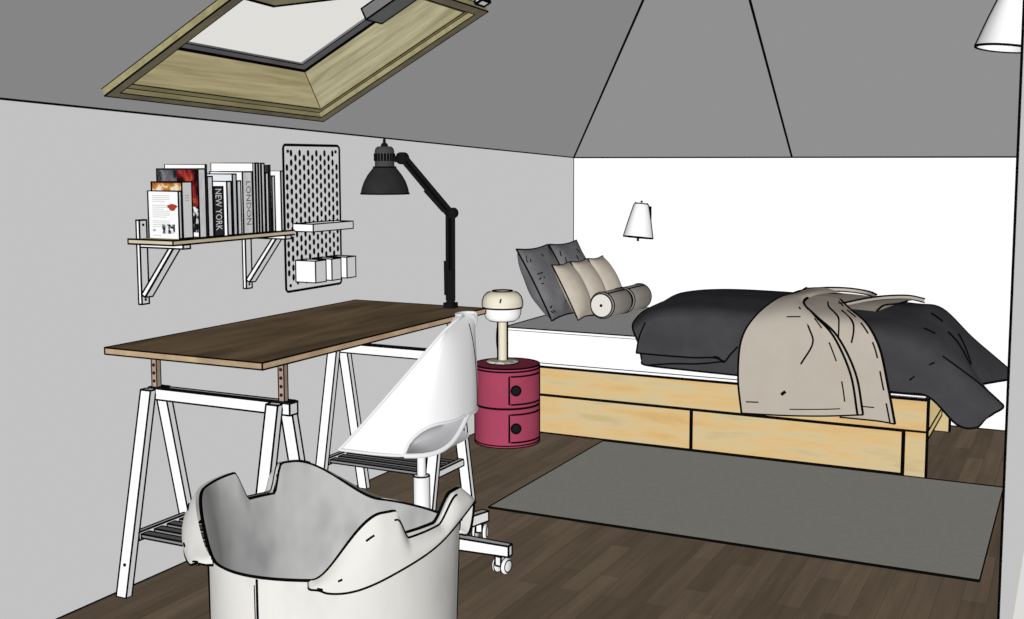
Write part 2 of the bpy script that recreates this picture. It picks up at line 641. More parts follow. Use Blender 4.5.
# ------------------------------------------------------------------ books
GR = mat('book_grey_spine', rgb(176, 176, 176, SIDE), rgb(196, 196, 196, SIDE), scale=(9, 60, 20))
DG = mat('book_dark', rgb(52, 52, 54))
BW = mat('book_white', (0.93, 0.93, 0.93, 1))
PB = mat('book_pale_blue', rgb(222, 228, 234))
PG = mat('book_pages', rgb(240, 238, 232))
TXT = mat('print_grey', rgb(176, 176, 176))
RED = mat('print_red', rgb(168, 62, 44))
ORG = ramp_mat('print_orange', [(0.35, rgb(150, 92, 40)), (0.5, rgb(196, 136, 66)), (0.62, rgb(236, 220, 196))], (30, 30, 40))
REDART = ramp_mat('print_dark_red', [(0.40, rgb(22, 14, 16)), (0.48, rgb(84, 22, 28)), (0.56, rgb(140, 40, 40)), (0.70, rgb(190, 92, 54))], (26, 26, 17))
DARKART = ramp_mat('print_dark_grey', [(0.4, rgb(32, 32, 40)), (0.6, rgb(120, 118, 124))], (40, 40, 18))
BWART = ramp_mat('print_black_white', [(0.42, rgb(10, 10, 12)), (0.5, rgb(60, 60, 62)), (0.6, rgb(235, 235, 235))], (60, 60, 40))
BROWN = mat('book_brown', rgb(88, 44, 40))
ZS = 1.1305


def fx(bm_, y, x0, x1, z0, z1, m):       # print on the near (-y) cover
    bm_.quad([(x0, y - 0.0006, z0), (x1, y - 0.0006, z0), (x1, y - 0.0006, z1), (x0, y - 0.0006, z1)], m)


def sx(bm_, x, y0, y1, z0, z1, m):       # print on the spine (+x)
    bm_.quad([(x + 0.0006, y0, z0), (x + 0.0006, y1, z0), (x + 0.0006, y1, z1), (x + 0.0006, y0, z1)], m)


def text_part(s, size, M, m, parent, name='title'):
    cu = bpy.data.curves.new('t', 'FONT')
    cu.body = s
    cu.size = size
    cu.align_x = 'LEFT'
    cu.resolution_u = 2
    ob = bpy.data.objects.new('t', cu)
    COL.objects.link(ob)
    dg = bpy.context.evaluated_depsgraph_get()
    me = bpy.data.meshes.new_from_object(ob.evaluated_get(dg))
    bpy.data.objects.remove(ob)
    org = parent_origin(parent)
    for v in me.vertices:
        v.co = (M @ v.co) - org
    me.materials.clear()
    me.materials.append(m)
    me.name = name
    o = bpy.data.objects.new(name, me)
    COL.objects.link(o)
    o.parent = parent
    return o


# y, thickness, x of spine, x of fore edge, top, cover material, spine material, label
BOOKS = [
    (2.7205, 0.0125, 0.165, 0.038, 1.281, BW, GR, 'small white book with a red blot on its cover, first in the row'),
    (2.736, 0.044, 0.166, 0.039, 1.310, BROWN, BW, 'thick book with orange cover top and plain white spine, second in the row'),
    (2.784, 0.032, 0.190, 0.017, 1.351, DG, GR, 'tall book with a dark red picture cover, third in the row'),
    (2.8205, 0.007, 0.187, 0.016, 1.365, BW, DG, 'tall thin white book just behind the dark red picture book'),
    (2.831, 0.023, 0.185, 0.030, 1.326, GR, GR, 'grey-spined book standing left of the black NEW YORK book'),
    (2.864, 0.045, 0.180, 0.040, 1.292, DG, DG, 'black book with NEW YORK in white letters on its spine'),
    (2.917, 0.020, 0.190, 0.085, 1.309, BW, GR, 'short white book with a dark splash, right behind the black NEW YORK book'),
    (2.945, 0.018, 0.195, 0.050, 1.333, PB, PB, 'pale blue-white book, taller than the splash book before it'),
    (2.967, 0.018, 0.190, 0.050, 1.310, GR, GR, 'short grey book between the pale blue book and the white LONDON book'),
    (2.995, 0.048, 0.200, 0.050, 1.340, BW, GR, 'wide white book with LONDON lettered down its spine'),
    (3.049, 0.0095, 0.195, 0.007, 1.369, BW, GR, 'tallest white-covered book, right behind the LONDON book'),
    (3.0635, 0.0105, 0.195, 0.050, 1.369, GR, GR, 'tall slim grey volume, second of the four equal tall ones'),
    (3.079, 0.0085, 0.195, 0.050, 1.369, GR, GR, 'tall slim grey volume, third of the four equal tall ones'),
    (3.0925, 0.0145, 0.195, 0.050, 1.368, GR, GR, 'tall slim grey volume, last of the four equal tall ones'),
    (3.113, 0.0145, 0.190, 0.050, 1.335, GR, GR, 'shorter grey book next after the four equal tall ones'),
    (3.1325, 0.0095, 0.188, 0.030, 1.362, DG, DG, 'tall dark book near the far end of the row'),
    (3.147, 0.014, 0.190, 0.050, 1.324, GR, GR, 'shorter grey book in front of the tall dark book, near the far end'),
    (3.196, 0.012, 0.190, 0.120, 1.341, BW, BW, 'plain white book last in the row, against the pegboard'),
]
for i, (y, t_, xs, xf, zt, cm, sm_, lab) in enumerate(BOOKS):
    xs = min(xs, 0.190)
    b = MB()
    b.box((xf, y, ZS), (xs - 0.0012, y + t_, zt), cm)
    b.box((xs - 0.0012, y, ZS), (xs, y + t_, zt), sm_)
    o = None
    bb = MB()
    c = 0.0016 if t_ > 0.01 else 0.001
    bb.box((xf, y, ZS), (xs, y + c, zt), cm)
    bb.box((xf, y + t_ - c, ZS), (xs, y + t_, zt), cm)
    bb.box((xs - 0.003, y + c, ZS), (xs, y + t_ - c, zt), sm_)
    ew = 0.0034 if t_ > 0.01 else 0.0022
    for yy in (y, y + t_):
        bb.line([(xs, yy, ZS), (xs, yy, zt), (xf, yy, zt), (xf, yy, ZS)], ew, False)
    bb.line([(xs, y, zt), (xs, y + t_, zt)], ew)
    bb.line([(xs, y, ZS + 0.001), (xs, y + t_, ZS + 0.001)], ew)
    if sm_ is not cm or sm_ is GR:
        bb.quad([(xs + 0.0004, y + 0.001, ZS), (xs + 0.0004, y + t_ - 0.001, ZS), (xs + 0.0004, y + t_ - 0.001, zt), (xs + 0.0004, y + 0.001, zt)], sm_)
    if i == 0:
        for k in range(17):
            z = 1.266 - 0.0062 * k
            if 3 < k < 5 or 11 < k < 13:
                continue
            fx(bb, y, 0.055, lerp(0.10, 0.135, rnd.random()) if k % 4 == 3 else 0.128, z, z + 0.0016, TXT)
        pts = [(0.139 + 0.019 * math.cos(a) * (1 + 0.25 * math.sin(3 * a)), y - 0.0008, 1.230 + 0.011 * math.sin(a)) for a in [2 * PI * k / 18 for k in range(18)]]
        bb.quad(pts, RED)
        fx(bb, y, 0.094, 0.148, 1.146, 1.176, BWART)
        fx(bb, y, 0.055, 0.067, 1.152, 1.160, TXT)
        fx(bb, y, 0.055, 0.090, 1.139, 1.1405, TXT)
    if i == 1:
        fx(bb, y, xf + 0.004, xs - 0.002, 1.276, zt - 0.004, ORG)
        for z in (1.266, 1.258, 1.250):
            sx(bb, xs, y + 0.012, y + 0.030, z, z + 0.002, TXT)
    if i == 2:
        fx(bb, y, xf + 0.003, 0.10, 1.25, zt - 0.004, DARKART)
        fx(bb, y, 0.10, xs - 0.003, 1.23, zt - 0.003, REDART)
        fx(bb, y, 0.10, xs - 0.003, 1.150, 1.23, BWART)
        fx(bb, y, 0.165, xs - 0.004, 1.135, 1.148, BW)
    if i == 6:
        bb.quad([(0.145, y - 0.0008, 1.185), (0.172, y - 0.0008, 1.21), (0.162, y - 0.0008, 1.225), (0.178, y - 0.0008, 1.25), (0.158, y - 0.0008, 1.245), (0.15, y - 0.0008, 1.22)], mat('print_brown', rgb(66, 60, 44)))
    if i == 9:
        bb.quad([(0.125, y - 0.0008, 1.24), (0.142, y - 0.0008, 1.215), (0.160, y - 0.0008, 1.205), (0.150, y - 0.0008, 1.225), (0.135, y - 0.0008, 1.27)], INK)
        fx(bb, y, 0.15, 0.165, 1.295, 1.300, TXT)
    o = bb.build('book')
    tag(o, lab, 'book', 'books on the wall shelf')
    if t_ > 0.009:
        p = MB()
        p.box((xf + 0.002, y + c, ZS + 0.002), (xs - 0.003, y + t_ - c, zt - 0.003), PG)
        p.build('pages', o)
    if i == 5:
        M = Matrix(((0, 0, 1, xs + 0.001), (0, 1, 0, y + 0.008), (-1, 0, 0, zt - 0.005), (0, 0, 0, 1)))
        # letters run down the spine: text x -> -z, text y -> +y
        text_part('NEW YORK', 0.042, M @ Matrix.Diagonal((0.62, 1.0, 1, 1)), mat('print_white', rgb(240, 240, 240, SIDE)), o)
    if i == 9:
        M = Matrix(((0, 0, 1, xs + 0.001), (0, 1, 0, y + 0.016), (-1, 0, 0, zt - 0.03), (0, 0, 0, 1)))
        text_part('LONDON', 0.034, M @ Matrix.Diagonal((1.0, 1.0, 1, 1)), mat('print_dark', rgb(70, 70, 70)), o)

# ------------------------------------------------------------------ pegboard
PGB = mat('pegboard_white', rgb(206, 206, 206, SIDE))
t = thing('wall_pegboard', 'white metal pegboard with slotted holes on the left wall beside the shelf', 'pegboard', (0, 3.62, 0.878))
b = MB()
y0, y1, z0, z1, x0, x1 = 3.444, 3.800, 0.878, 1.437, 0.0, 0.006


def rrect(r, n=5):
    out = []
    for cy, cz, a0 in ((y1 - r, z1 - r, 0), (y0 + r, z1 - r, PI / 2), (y0 + r, z0 + r, PI), (y1 - r, z0 + r, 1.5 * PI)):
        for k in range(n + 1):
            a = a0 + PI / 2 * k / n
            out.append((x0, cy + r * math.cos(a), cz + r * math.sin(a)))
    return out


rp = rrect(0.014)
b.prism(rp, (x1 - x0, 0, 0), PGB)
b.line([(x1, p[1], p[2]) for p in rp], 0.0052, True)
n = 0
for k in range(13):
    yy = y0 + 0.020 + k * (y1 - y0 - 0.040) / 12
    for r in range(15):
        zz = z0 + 0.034 + r * 0.0366 + (0.0183 if k % 2 else 0)
        if zz > z1 - 0.028 or (k in (0, 12) and (r == 0 or zz > z1 - 0.05)):
            continue
        a, h = 0.0080, 0.0150
        b.quad([(x1 + 0.0005, yy - a, zz - h + a), (x1 + 0.0005, yy, zz - h), (x1 + 0.0005, yy + a, zz - h + a), (x1 + 0.0005, yy + a, zz + h - a), (x1 + 0.0005, yy, zz + h), (x1 + 0.0005, yy - a, zz + h - a)], mat('peg_slot', rgb(24, 24, 24)))
b.build('panel', t)
for yy in (y0 + 0.026, y1 - 0.026):
    for zz in (z0 + 0.022, z1 - 0.024):
        b = MB()
        b.lathe([(0.0065, 0), (0.0065, 0.003), (0, 0.003)], (x1, yy, zz), INK, 12, rot_to((1, 0, 0)))
        b.build('screw', t)


def open_box(bm_, lo, hi, th, m):
    """open-topped bin of five thin walls"""
    (ax, ay, az), (bx, by, bz) = lo, hi
    o = [(ax, ay), (bx, ay), (bx, by), (ax, by)]
    i = [(ax + th, ay + th), (bx - th, ay + th), (bx - th, by - th), (ax + th, by - th)]
    vs = [(x, y, az) for x, y in o] + [(x, y, bz) for x, y in o] + [(x, y, bz) for x, y in i] + [(x, y, az + th) for x, y in i]
    fs = [(3, 2, 1, 0)]
    for k in range(4):
        n = (k + 1) % 4
        fs += [(k, n, 4 + n, 4 + k), (4 + k, 4 + n, 8 + n, 8 + k), (8 + k, 8 + n, 12 + n, 12 + k)]
    fs.append((12, 13, 14, 15))
    bm_.add(vs, fs, m)


BIN = mat('white_bin', (0.97, 0.97, 0.97, 1))
b = MB()
open_box(b, (0.0085, 3.490, 1.108), (0.104, 3.750, 1.137), 0.004, BIN)
tag(b.build('pegboard_tray', bevel=0.0016), 'long shallow white tray hooked onto the middle of the pegboard', 'tray')
for k, (ya_, yb2, lab) in enumerate(((3.502, 3.568, 'near'), (3.606, 3.666, 'middle'), (3.706, 3.766, 'far'))):
    b = MB()
    open_box(b, (0.0085, ya_, 0.912), (0.102, yb2, 0.995), 0.003, BIN)
    names = {'near': 'white cube bin on the pegboard, leftmost of the three below the tray',
             'middle': 'white cube bin on the pegboard, middle one of the three below the tray',
             'far': 'white cube bin on the pegboard, rightmost of the three, overhanging its edge'}
    tag(b.build('pegboard_bin', bevel=0.0016), names[lab], 'bin', 'bins on the pegboard')

# ================================================================== SWIVEL CHAIR
CX, CY = 0.729, 3.24
t = thing('swivel_chair', 'white shell swivel chair on castors pulled up to the desk', 'chair', (CX, CY, 0))
SHELL = mat('white_shell', (0.95, 0.95, 0.95, 1))
RIM = mat('shell_rim', rgb(196, 196, 198, 0.7))


def z_open(ph):
    """lower and upper edge of the lens-shaped opening low in the back, one each side"""
    p = abs(ph)
    if ph > 0:                       # far side: plain raised edge
        q = min(1.0, max(0.0, (p - 0.62) / 0.36))
        z = 0.530 - 0.105 * q * q * (3 - 2 * q)
        return z, z
    if p > 0.66:
        return 0.425, 0.425
    s = p / 0.66
    lo = 0.425 + 0.105 * (1 - s) ** 3.2
    hi = lo + 0.092 * (math.sin(PI * s ** 1.35)) ** 0.55
    return lo, hi


def shell_pt(tv, ph):
    """tv 0..1 up the shell, ph -1..1 around the back from the near front edge to the far one"""
    a = ph * PI / 2
    wv = 0.222 - 0.132 * tv ** 1.35
    if tv > 0.86:
        wv *= math.sqrt(max(0.0, 1 - ((tv - 0.86) / 0.15) ** 2)) * 0.9 + 0.1
    xfr = 0.548 + 0.372 * tv ** 0.92
    xbk = 0.910 - 0.030 * tv ** 4
    x = xfr + (xbk - xfr) * max(0.0, math.cos(a)) ** 0.62
    yv = CY + wv * math.copysign(abs(math.sin(a)) ** 0.85, ph)
    zlow = z_open(ph)[1]
    z = zlow + (0.872 - zlow) * tv
    return Vector((x, yv, z))


b = MB()
NT, NP = 26, 48
rows = [[shell_pt(i / NT, -1 + 2 * j / NP) for j in range(NP + 1)] for i in range(NT + 1)]
b.grid(rows, SHELL)
edge = [r[0] for r in rows] + rows[-1][1:] + [r[-1] for r in rows[::-1][1:]]
b.tube(edge, 0.0055, RIM, 6)
b.tube(rows[0], 0.0055, RIM, 6)
b.line([r[30] for r in rows[1:24]], 0.0022)
b.build('backrest_shell', t)
GREYIN = mat('shell_inside_shade', rgb(138, 138, 140, 1.1), rgb(190, 190, 192, 1.1), scale=(3, 3, 8), detail=0)  # grey stands for the shade inside the seat opening
b = MB()
for sg in (-1,):
    pr = [sg * 0.66 * k / 24 for k in range(25)]
    gr = []
    for q in range(7):
        s = q / 6
        row = []
        for p in pr:
            lo, hi = z_open(p)
            pt = shell_pt(0, p)
            ctr = Vector((0.72, CY, pt.z))
            z = lerp(lo, hi, s)
            pt = pt + (ctr - pt) * (0.34 * math.sin(PI * s) * min(1, (hi - lo) / 0.05))
            row.append(Vector((pt.x, pt.y, z)))
        gr.append(row)
    b.grid(gr, GREYIN)
    b.tube([g_ for g_ in gr[0]], 0.009, RIM, 6)
    # strip of shell under the opening down to the seat pan
b.build('seat_back_opening', t)
b = MB()
prow = []
NR = 14
for i in range(NR + 1):
    s = i / NR
    row = []
    for j in range(41):
        a = 2 * PI * j / 40
        ca, sa = math.cos(a), math.sin(a)
        xx = 0.715 + (0.150 if ca > 0 else 0.175) * s * math.copysign(abs(ca) ** 0.8, ca)
        yy = CY + 0.205 * s * math.copysign(abs(sa) ** 0.8, sa)
        z = 0.396 + 0.028 * s ** 2.5
        row.append(Vector((xx, yy, z)))
    prow.append(row)
b.grid(prow, SHELL)
b.build('seat', t)
b = MB()
b.lathe([(0.0145, 0.30), (0.0145, 0.394)], (CX, CY, 0), WHITE_PL, 28, ink=(1,), w=0.003)
for a in side_angles((CX, CY)):
    b.line([(CX + 0.0145 * math.cos(a), CY + 0.0145 * math.sin(a), z) for z in (0.30, 0.394)], 0.003)
b.build('gas_column', t)
b = MB()
b.lathe([(0.027, 0.10), (0.027, 0.302), (0.016, 0.304)], (CX, CY, 0), WHITE_PL, 32, ink=(0, 1), w=0.003)
for a in side_angles((CX, CY)):
    b.line([(CX + 0.027 * math.cos(a), CY + 0.027 * math.sin(a), z) for z in (0.10, 0.302)], 0.003)
b.build('column_sleeve', t)
for k in range(5):
    a = math.radians(4 + 73 * k) if k < 2 else math.radians(149 + 72 * (k - 2))
    R = Matrix.Translation((CX, CY, 0)) @ Matrix.Rotation(a, 4, 'Z')
    b = MB()
    b.hexa([R @ Vector(p) for p in ((0.03, -0.022, 0.066), (0.330, -0.014, 0.062), (0.330, 0.014, 0.062), (0.03, 0.022, 0.066), (0.03, -0.022, 0.110), (0.330, -0.014, 0.098), (0.330, 0.014, 0.098), (0.03, 0.022, 0.110))], WHITE)
    b.build('base_arm', t, bevel=0.002)
    ca_ = a + (1.35 if k == 0 else 0.5)
    Rc = Matrix.Translation(R @ Vector((0.300, 0, 0))) @ Matrix.Rotation(ca_, 4, 'Z')
    b = MB()
    b.box((-0.022, -0.012, 0.030), (0.022, 0.012, 0.062), WHITE_PL, Rc)
    cs = b.build('castor', t, bevel=0.002)
    for s in (-1, 1):
        b = MB()
        Mx = Rc.to_3x3() @ rot_to((0, s, 0))
        b.lathe([(0.0, 0.0), (0.022, 0.0), (0.027, 0.004), (0.027, 0.010), (0.020, 0.016), (0.0, 0.017)], Rc @ Vector((0, s * 0.010, 0.0275)), WHITE_PL, 24, Mx, ink=(2, 4), w=0.0024)
        b.build('wheel', cs)

# ================================================================== LAUNDRY BASKET
BC = Vector((1.392, 1.836, 0))
AL, AR = math.radians(163), math.radians(346)     # azimuths of the two handle wings
t = thing('laundry_basket', 'off-white soft fabric laundry basket with two cut-out handles in the foreground', 'basket', BC)
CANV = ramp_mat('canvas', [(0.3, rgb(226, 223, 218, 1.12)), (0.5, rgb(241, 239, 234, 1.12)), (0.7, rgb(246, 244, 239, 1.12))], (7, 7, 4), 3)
CANV_IN = ramp_mat('canvas_inside_shade', [(0.32, rgb(160, 160, 160, 1.05)), (0.46, rgb(190, 190, 189, 1.05)), (0.56, rgb(202, 202, 200, 1.05)), (0.72, rgb(236, 235, 232, 1.05))], (5.5, 5.5, 3.0), 3)  # shading of the basket's inside painted in as mottled grey


def adiff(a, b_):
    return (a - b_ + PI) % (2 * PI) - PI


def smooth(x):
    x = min(1.0, max(0.0, x))
    return x * x * (3 - 2 * x)


WINGS = ((AL, 0.706, math.radians(36), math.radians(82), 0.644, math.radians(12.5)),
         (AR, 0.738, math.radians(22), math.radians(50), 0.690, math.radians(16.5)))


def spans(a, ac, f0, f1):
    """flat and falling half-widths of a wing, tighter on the side away from the room"""
    if ac == AL and adiff(a, ac) < 0:
        return math.radians(17), math.radians(60)
    return f0, f1


def rim_z(a):
    z = 0.615
    for ac, top, f0, f1, low, h in WINGS:
        d = abs(adiff(a, ac))
        f0, f1 = spans(a, ac, f0, f1)
        z = max(z, 0.615 + (top - 0.615) * smooth((f1 - d) / (f1 - f0)))
    return z


def slot_z(a):
    """rim height with the U-shaped handle cut-outs"""
    z = rim_z(a)
    for ac, top, f0, f1, low, h in WINGS:
        d = abs(adiff(a, ac))
        if d < h:
            far = ac == AR and adiff(a, ac) > 0
            z = lerp(z, low, smooth((h - d) / (0.20 if far else 0.10)))
    return z


def br_(a, z):
    r = 0.240 + 0.010 * (z / 0.6) + 0.004 * math.sin(5 * a + z * 7) * (z / 0.7)
    for ac, top, f0, f1, low, h in WINGS:
        d = abs(adiff(a, ac))
        if z > 0.58:
            r += (0.030 if ac == AL else 0.016) * (z - 0.58) / 0.16 * smooth((f1 - d) / (f1 - f0))
    return r


NA = 288


def bp_(a, z, off=0.0):
    r = br_(a, z) + off
    return BC + Vector((r * math.cos(a), r * math.sin(a), z))


b = MB()
angs = [2 * PI * k / NA for k in range(NA)]
lv = [0.0, 0.15, 0.3, 0.45, 0.55]
rows = [[bp_(a, z) for a in angs] for z in lv]
for k in range(1, 7):
    rows.append([bp_(a, lerp(0.55, slot_z(a), k / 6)) for a in angs])
b.grid(rows, CANV, closed=True)
b.add(rows[0], [tuple(range(NA))], CANV)
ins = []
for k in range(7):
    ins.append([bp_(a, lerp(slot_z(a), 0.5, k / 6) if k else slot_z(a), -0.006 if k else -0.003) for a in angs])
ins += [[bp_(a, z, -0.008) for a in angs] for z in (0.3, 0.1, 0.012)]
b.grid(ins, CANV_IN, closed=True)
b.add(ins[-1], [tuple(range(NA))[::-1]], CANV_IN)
b.line([bp_(a, slot_z(a) + 0.001) for a in angs], 0.0034, True)
for a in side_angles(BC):
    b.line([bp_(a, z) for z in (0.0, 0.2, 0.4, 0.6)], 0.003)
sa = math.atan2(CAM.y - BC.y, CAM.x - BC.x) - 0.60
b.line([bp_(sa, z, 0.001) for z in (0.0, 0.2, 0.4, 0.55, 0.612)], 0.0026)
b.line([bp_(sa - 0.022, z, 0.001) for z in (0.0, 0.2, 0.4, 0.5, 0.60)], 0.0012)
b.line([bp_(sa + 0.56, z, 0.001) for z in (0.46, 0.48, 0.50, 0.515)], 0.003)
b.build('bag', t)
for ac, top, f0, f1, low, h in WINGS:
    b = MB()
    hw = f1 + 0.02 if ac == AR else math.radians(77)
    cols = [ac - hw + 2 * hw * k / 140 for k in range(141)]

    def cuff_low(a):
        f = adiff(a, ac) / hw            # -1 .. 1
        f = -f if ac == AL else f        # -1 is the end nearer the camera
        f = f if ac == AR else f
        zz = (0.602 if ac == AR else 0.598) + 0.105 * smooth((f + 0.85) / 1.6)
        zz = lerp(slot_z(a) - 0.012, zz + 0.003 * math.sin(9 * a), smooth((1 - abs(adiff(a, ac)) / hw) / 0.16))
        return min(slot_z(a) - 0.012, zz)

    rows = []
    for k in range(9):
        s = k / 8
        rr = []
        for a in cols:
            f = abs(adiff(a, ac)) / hw
            e = math.sqrt(max(0.0, 1 - f ** 4))
            z = lerp(slot_z(a) + 0.002, cuff_low(a), s)
            off = (0.003 + (0.030 if ac == AR else 0.050) * math.sin(PI * min(1, 0.08 + s * 0.92) * 0.60)) * e
            rr.append(bp_(a, z, off))
        rows.append(rr)
    b.grid(rows, CANV)
    b.line(rows[-1], 0.0026)
    b.line([r[0] for r in rows], 0.002)
    b.line([r[-1] for r in rows], 0.002)
    b.line(rows[1][46:95], 0.0022)
    for fa, s, w in ((-0.55, 2, 5), (-0.75, 5, 3), (0.62, 1, 2), (-0.9, 7, 4)):
        j = int((fa * (1 if ac == AR else -1) + 1) * 70)
        j = max(1, min(133, j))
        b.line([rows[s][j + q] + (rows[s][j + q] - BC).normalized() * 0.001 for q in range(w)], 0.0024)
    b.build('cuff', t)

# ================================================================== ROUND STORAGE UNIT
SX, SY, SR, SH = 0.217, 4.868, 0.158, 0.386
t = thing('storage_unit', 'round raspberry red two-drawer bedside cabinet next to the bed', 'bedside cabinet', (SX, SY, 0))
PINK = mat('raspberry_plastic', rgb(172, 72, 97, 1.13), rgb(177, 76, 101, 1.13), scale=(5, 5, 5))
PINKT = mat('raspberry_top', rgb(96, 32, 48, UP))


def cyl(bm_, r, z0, z1, m, ink=True, w=0.0055, seg=64):
    return bm_.lathe([(r, z0), (r, z1)], (SX, SY, 0), m, seg, smooth=True, caps=True, ink=(0, 1) if ink else (), w=w)


b = MB()
cyl(b, SR, 0.0, 0.192, PINK)
b.line([(SX + SR * math.cos(a), SY + SR * math.sin(a), 0.012) for a in [2 * PI * k / 64 for k in range(64)]], 0.004, True)
for a in side_angles((SX, SY)):
    b.line([(SX + SR * math.cos(a), SY + SR * math.sin(a), z) for z in (0, 0.192)], 0.005)
b.build('lower_tier', t)
b = MB()
cyl(b, SR, 0.194, 0.372, PINK)
for a in side_angles((SX, SY)):
    b.line([(SX + SR * math.cos(a), SY + SR * math.sin(a), z) for z in (0.194, 0.384)], 0.005)
b.build('upper_tier', t)
b = MB()
b.lathe([(SR, 0.373), (SR, SH), (SR - 0.012, SH)], (SX, SY, 0), PINK, 64, ink=(1,), w=0.005)
b.lathe([(SR - 0.013, SH - 0.0015), (0.0, SH - 0.0015)], (SX, SY, 0), PINKT, 64, caps=False)
b.build('top_tray', t)
va = math.atan2(CAM.y - SY, CAM.x - SX)
for z0, z1 in ((0.030, 0.165), (0.215, 0.350)):
    b = MB()
    a0, a1 = va + 0.06, va + 1.35
    aa = [lerp(a0, a1, k / 16) for k in range(17)]
    R2 = SR + 0.003
    b.grid([[Vector((SX + R2 * math.cos(a), SY + R2 * math.sin(a), z)) for a in aa] for z in (z0, z1)], PINK)
    loop = [Vector((SX + R2 * math.cos(a), SY + R2 * math.sin(a), z0)) for a in aa] + [Vector((SX + R2 * math.cos(a), SY + R2 * math.sin(a), z1)) for a in aa[::-1]]
    b.line(loop, 0.005, True)
    d = b.build('sliding_door', t)
    b = MB()
    ak = va + 0.26
    dv = Vector((math.cos(ak), math.sin(ak), 0))
    kc = Vector((SX, SY, lerp(z0, z1, 0.5))) + dv * (SR + 0.002)
    b.lathe([(0.023, 0), (0.023, 0.004), (0.017, 0.006), (0.0, 0.006)], kc, mat('finger_hole', rgb(30, 30, 30)), 24, rot_to(dv), ink=(1,), w=0.005)
    b.build('finger_hole', d)

# ------------------------------------------------------------------ mushroom table lamp
LXX, LYY = 0.186, 4.88
t = thing('table_lamp', 'small mushroom table lamp with cream dome on the red bedside cabinet', 'table lamp', (LXX, LYY, SH))
CREAM = mat('cream_glass', rgb(226, 218, 196), rgb(236, 230, 212), scale=(6, 6, 6))
STEEL = ramp_mat('brushed_steel', [(0.35, rgb(70, 66, 62, UP)), (0.5, rgb(98, 94, 86, UP)), (0.65, rgb(128, 124, 116, UP))], (50, 50, 50))
b = MB()
zb_ = SH + 0.004
b.lathe([(0.080, zb_), (0.080, zb_ + 0.004), (0.066, zb_ + 0.010), (0.0, zb_ + 0.013)], (LXX, LYY, 0), STEEL, 40, ink=(0,), w=0.004)
b.build('base', t)
b = MB()
b.lathe([(0.021, zb_ + 0.012), (0.021, 0.606)], (LXX, LYY, 0), mat('cream_post', rgb(228, 221, 198)), 24)
for a in side_angles((LXX, LYY)):
    b.line([(LXX + 0.021 * math.cos(a), LYY + 0.021 * math.sin(a), z) for z in (zb_ + 0.012, 0.606)], 0.0075)
b.build('pole', t)
b = MB()
pw = [(0.03, 0.592), (0.060, 0.597), (0.079, 0.609), (0.088, 0.630), (0.091, 0.662)]
b.lathe(pw, (LXX, LYY, 0), mat('white_glass', (0.98, 0.98, 0.98, 1)), 48)
for a in side_angles((LXX, LYY)):
    b.line([(LXX + r * math.cos(a), LYY + r * math.sin(a), z) for r, z in pw], 0.0045)
b.line([(LXX + 0.062 * math.cos(a), LYY + 0.062 * math.sin(a), 0.598) for a in [2 * PI * k / 48 for k in range(48)]], 0.003, True)
b.build('lower_bowl', t)
b = MB()
pd = [(0.095, 0.663), (0.0985, 0.676), (0.097, 0.696), (0.090, 0.716), (0.077, 0.731), (0.058, 0.740), (0.048, 0.742), (0.038, 0.736), (0.0, 0.735)]
b.lathe(pd, (LXX, LYY, 0), CREAM, 48, ink=(0, 6), w=0.0055)
for a in side_angles((LXX, LYY)):
    b.line([(LXX + r * math.cos(a), LYY + r * math.sin(a), z) for r, z in pd[:6]], 0.0045)
a = va - 0.12
b.line([(LXX + 0.098 * math.cos(a), LYY + 0.098 * math.sin(a), 0.694), (LXX + 0.092 * math.cos(a + 0.05), LYY + 0.092 * math.sin(a + 0.05), 0.714)], 0.004)
b.build('dome_shade', t)
b = MB()
cp = spline([(LXX - 0.020, LYY + 0.02, 0.60), (LXX - 0.045, LYY + 0.03, 0.56), (LXX - 0.052, LYY + 0.035, 0.48), (LXX - 0.035, LYY + 0.03, 0.387)], 6)
b.tube(cp, 0.0028, INK, 6)
b.build('cord', t)

# ================================================================== BED
BX0, BX1, BY0, BY1 = 0.10, 2.165, 5.060, 6.130
OAK = ramp_mat('birch_front', [(0.30, rgb(214, 178, 120, 1.07)), (0.47, rgb(222, 190, 136, 1.07)), (0.56, rgb(213, 194, 150, 1.07)), (0.68, rgb(203, 182, 136, 1.07))], (2.6, 3, 17), 5)
OAKS = mat('birch_side', rgb(200, 168, 118, SIDE), rgb(208, 182, 132, SIDE), tex='grain', scale=(3, 3, 14))
t = thing('bed_frame', 'pale birch single bed frame with drawers under the white mattress', 'bed', (1.13, 5.6, 0))
EB = 0.0028
b = MB()
b.box((BX0, BY0, 0.207), (BX1, BY0 + 0.03, 0.345), OAK)
b.build('front_rail', t, bevel=EB)
b = MB()
b.box((BX1 - 0.03, BY0 + 0.031, 0.207), (BX1, BY1, 0.345), OAKS)
b.build('foot_rail', t, bevel=EB)
b = MB()
b.box((BX0, BY0 + 0.031, 0.207), (BX0 + 0.03, BY1, 0.345), OAKS)
b.build('head_rail', t, bevel=EB)
for x0, x1 in ((BX0 + 0.10, 1.096), (1.103, 2.064)):
    b = MB()
    b.box((x0, BY0 + 0.003, 0.010), (x1, BY0 + 0.023, 0.201), OAK)
    b.build('drawer', t, bevel=EB)
b = MB()
b.box((2.071, BY0 + 0.001, 0.0), (BX1, BY0 + 0.02, 0.205), OAK)
b.build('leg', t, bevel=EB)
b = MB()
b.box((BX0, BY0 + 0.001, 0.0), (BX0 + 0.094, BY0 + 0.02, 0.205), OAK)
b.build('leg', t, bevel=EB)
b = MB()
b.box((2.09, 6.00, 0.0), (BX1, 6.03, 0.206), OAK)
b.build('leg', t, bevel=EB)
b = MB()
b.box((2.10, BY0 + 0.03, 0.085), (2.125, 6.0, 0.135), OAKS)
b.build('stretcher', t, bevel=EB)
b = MB()
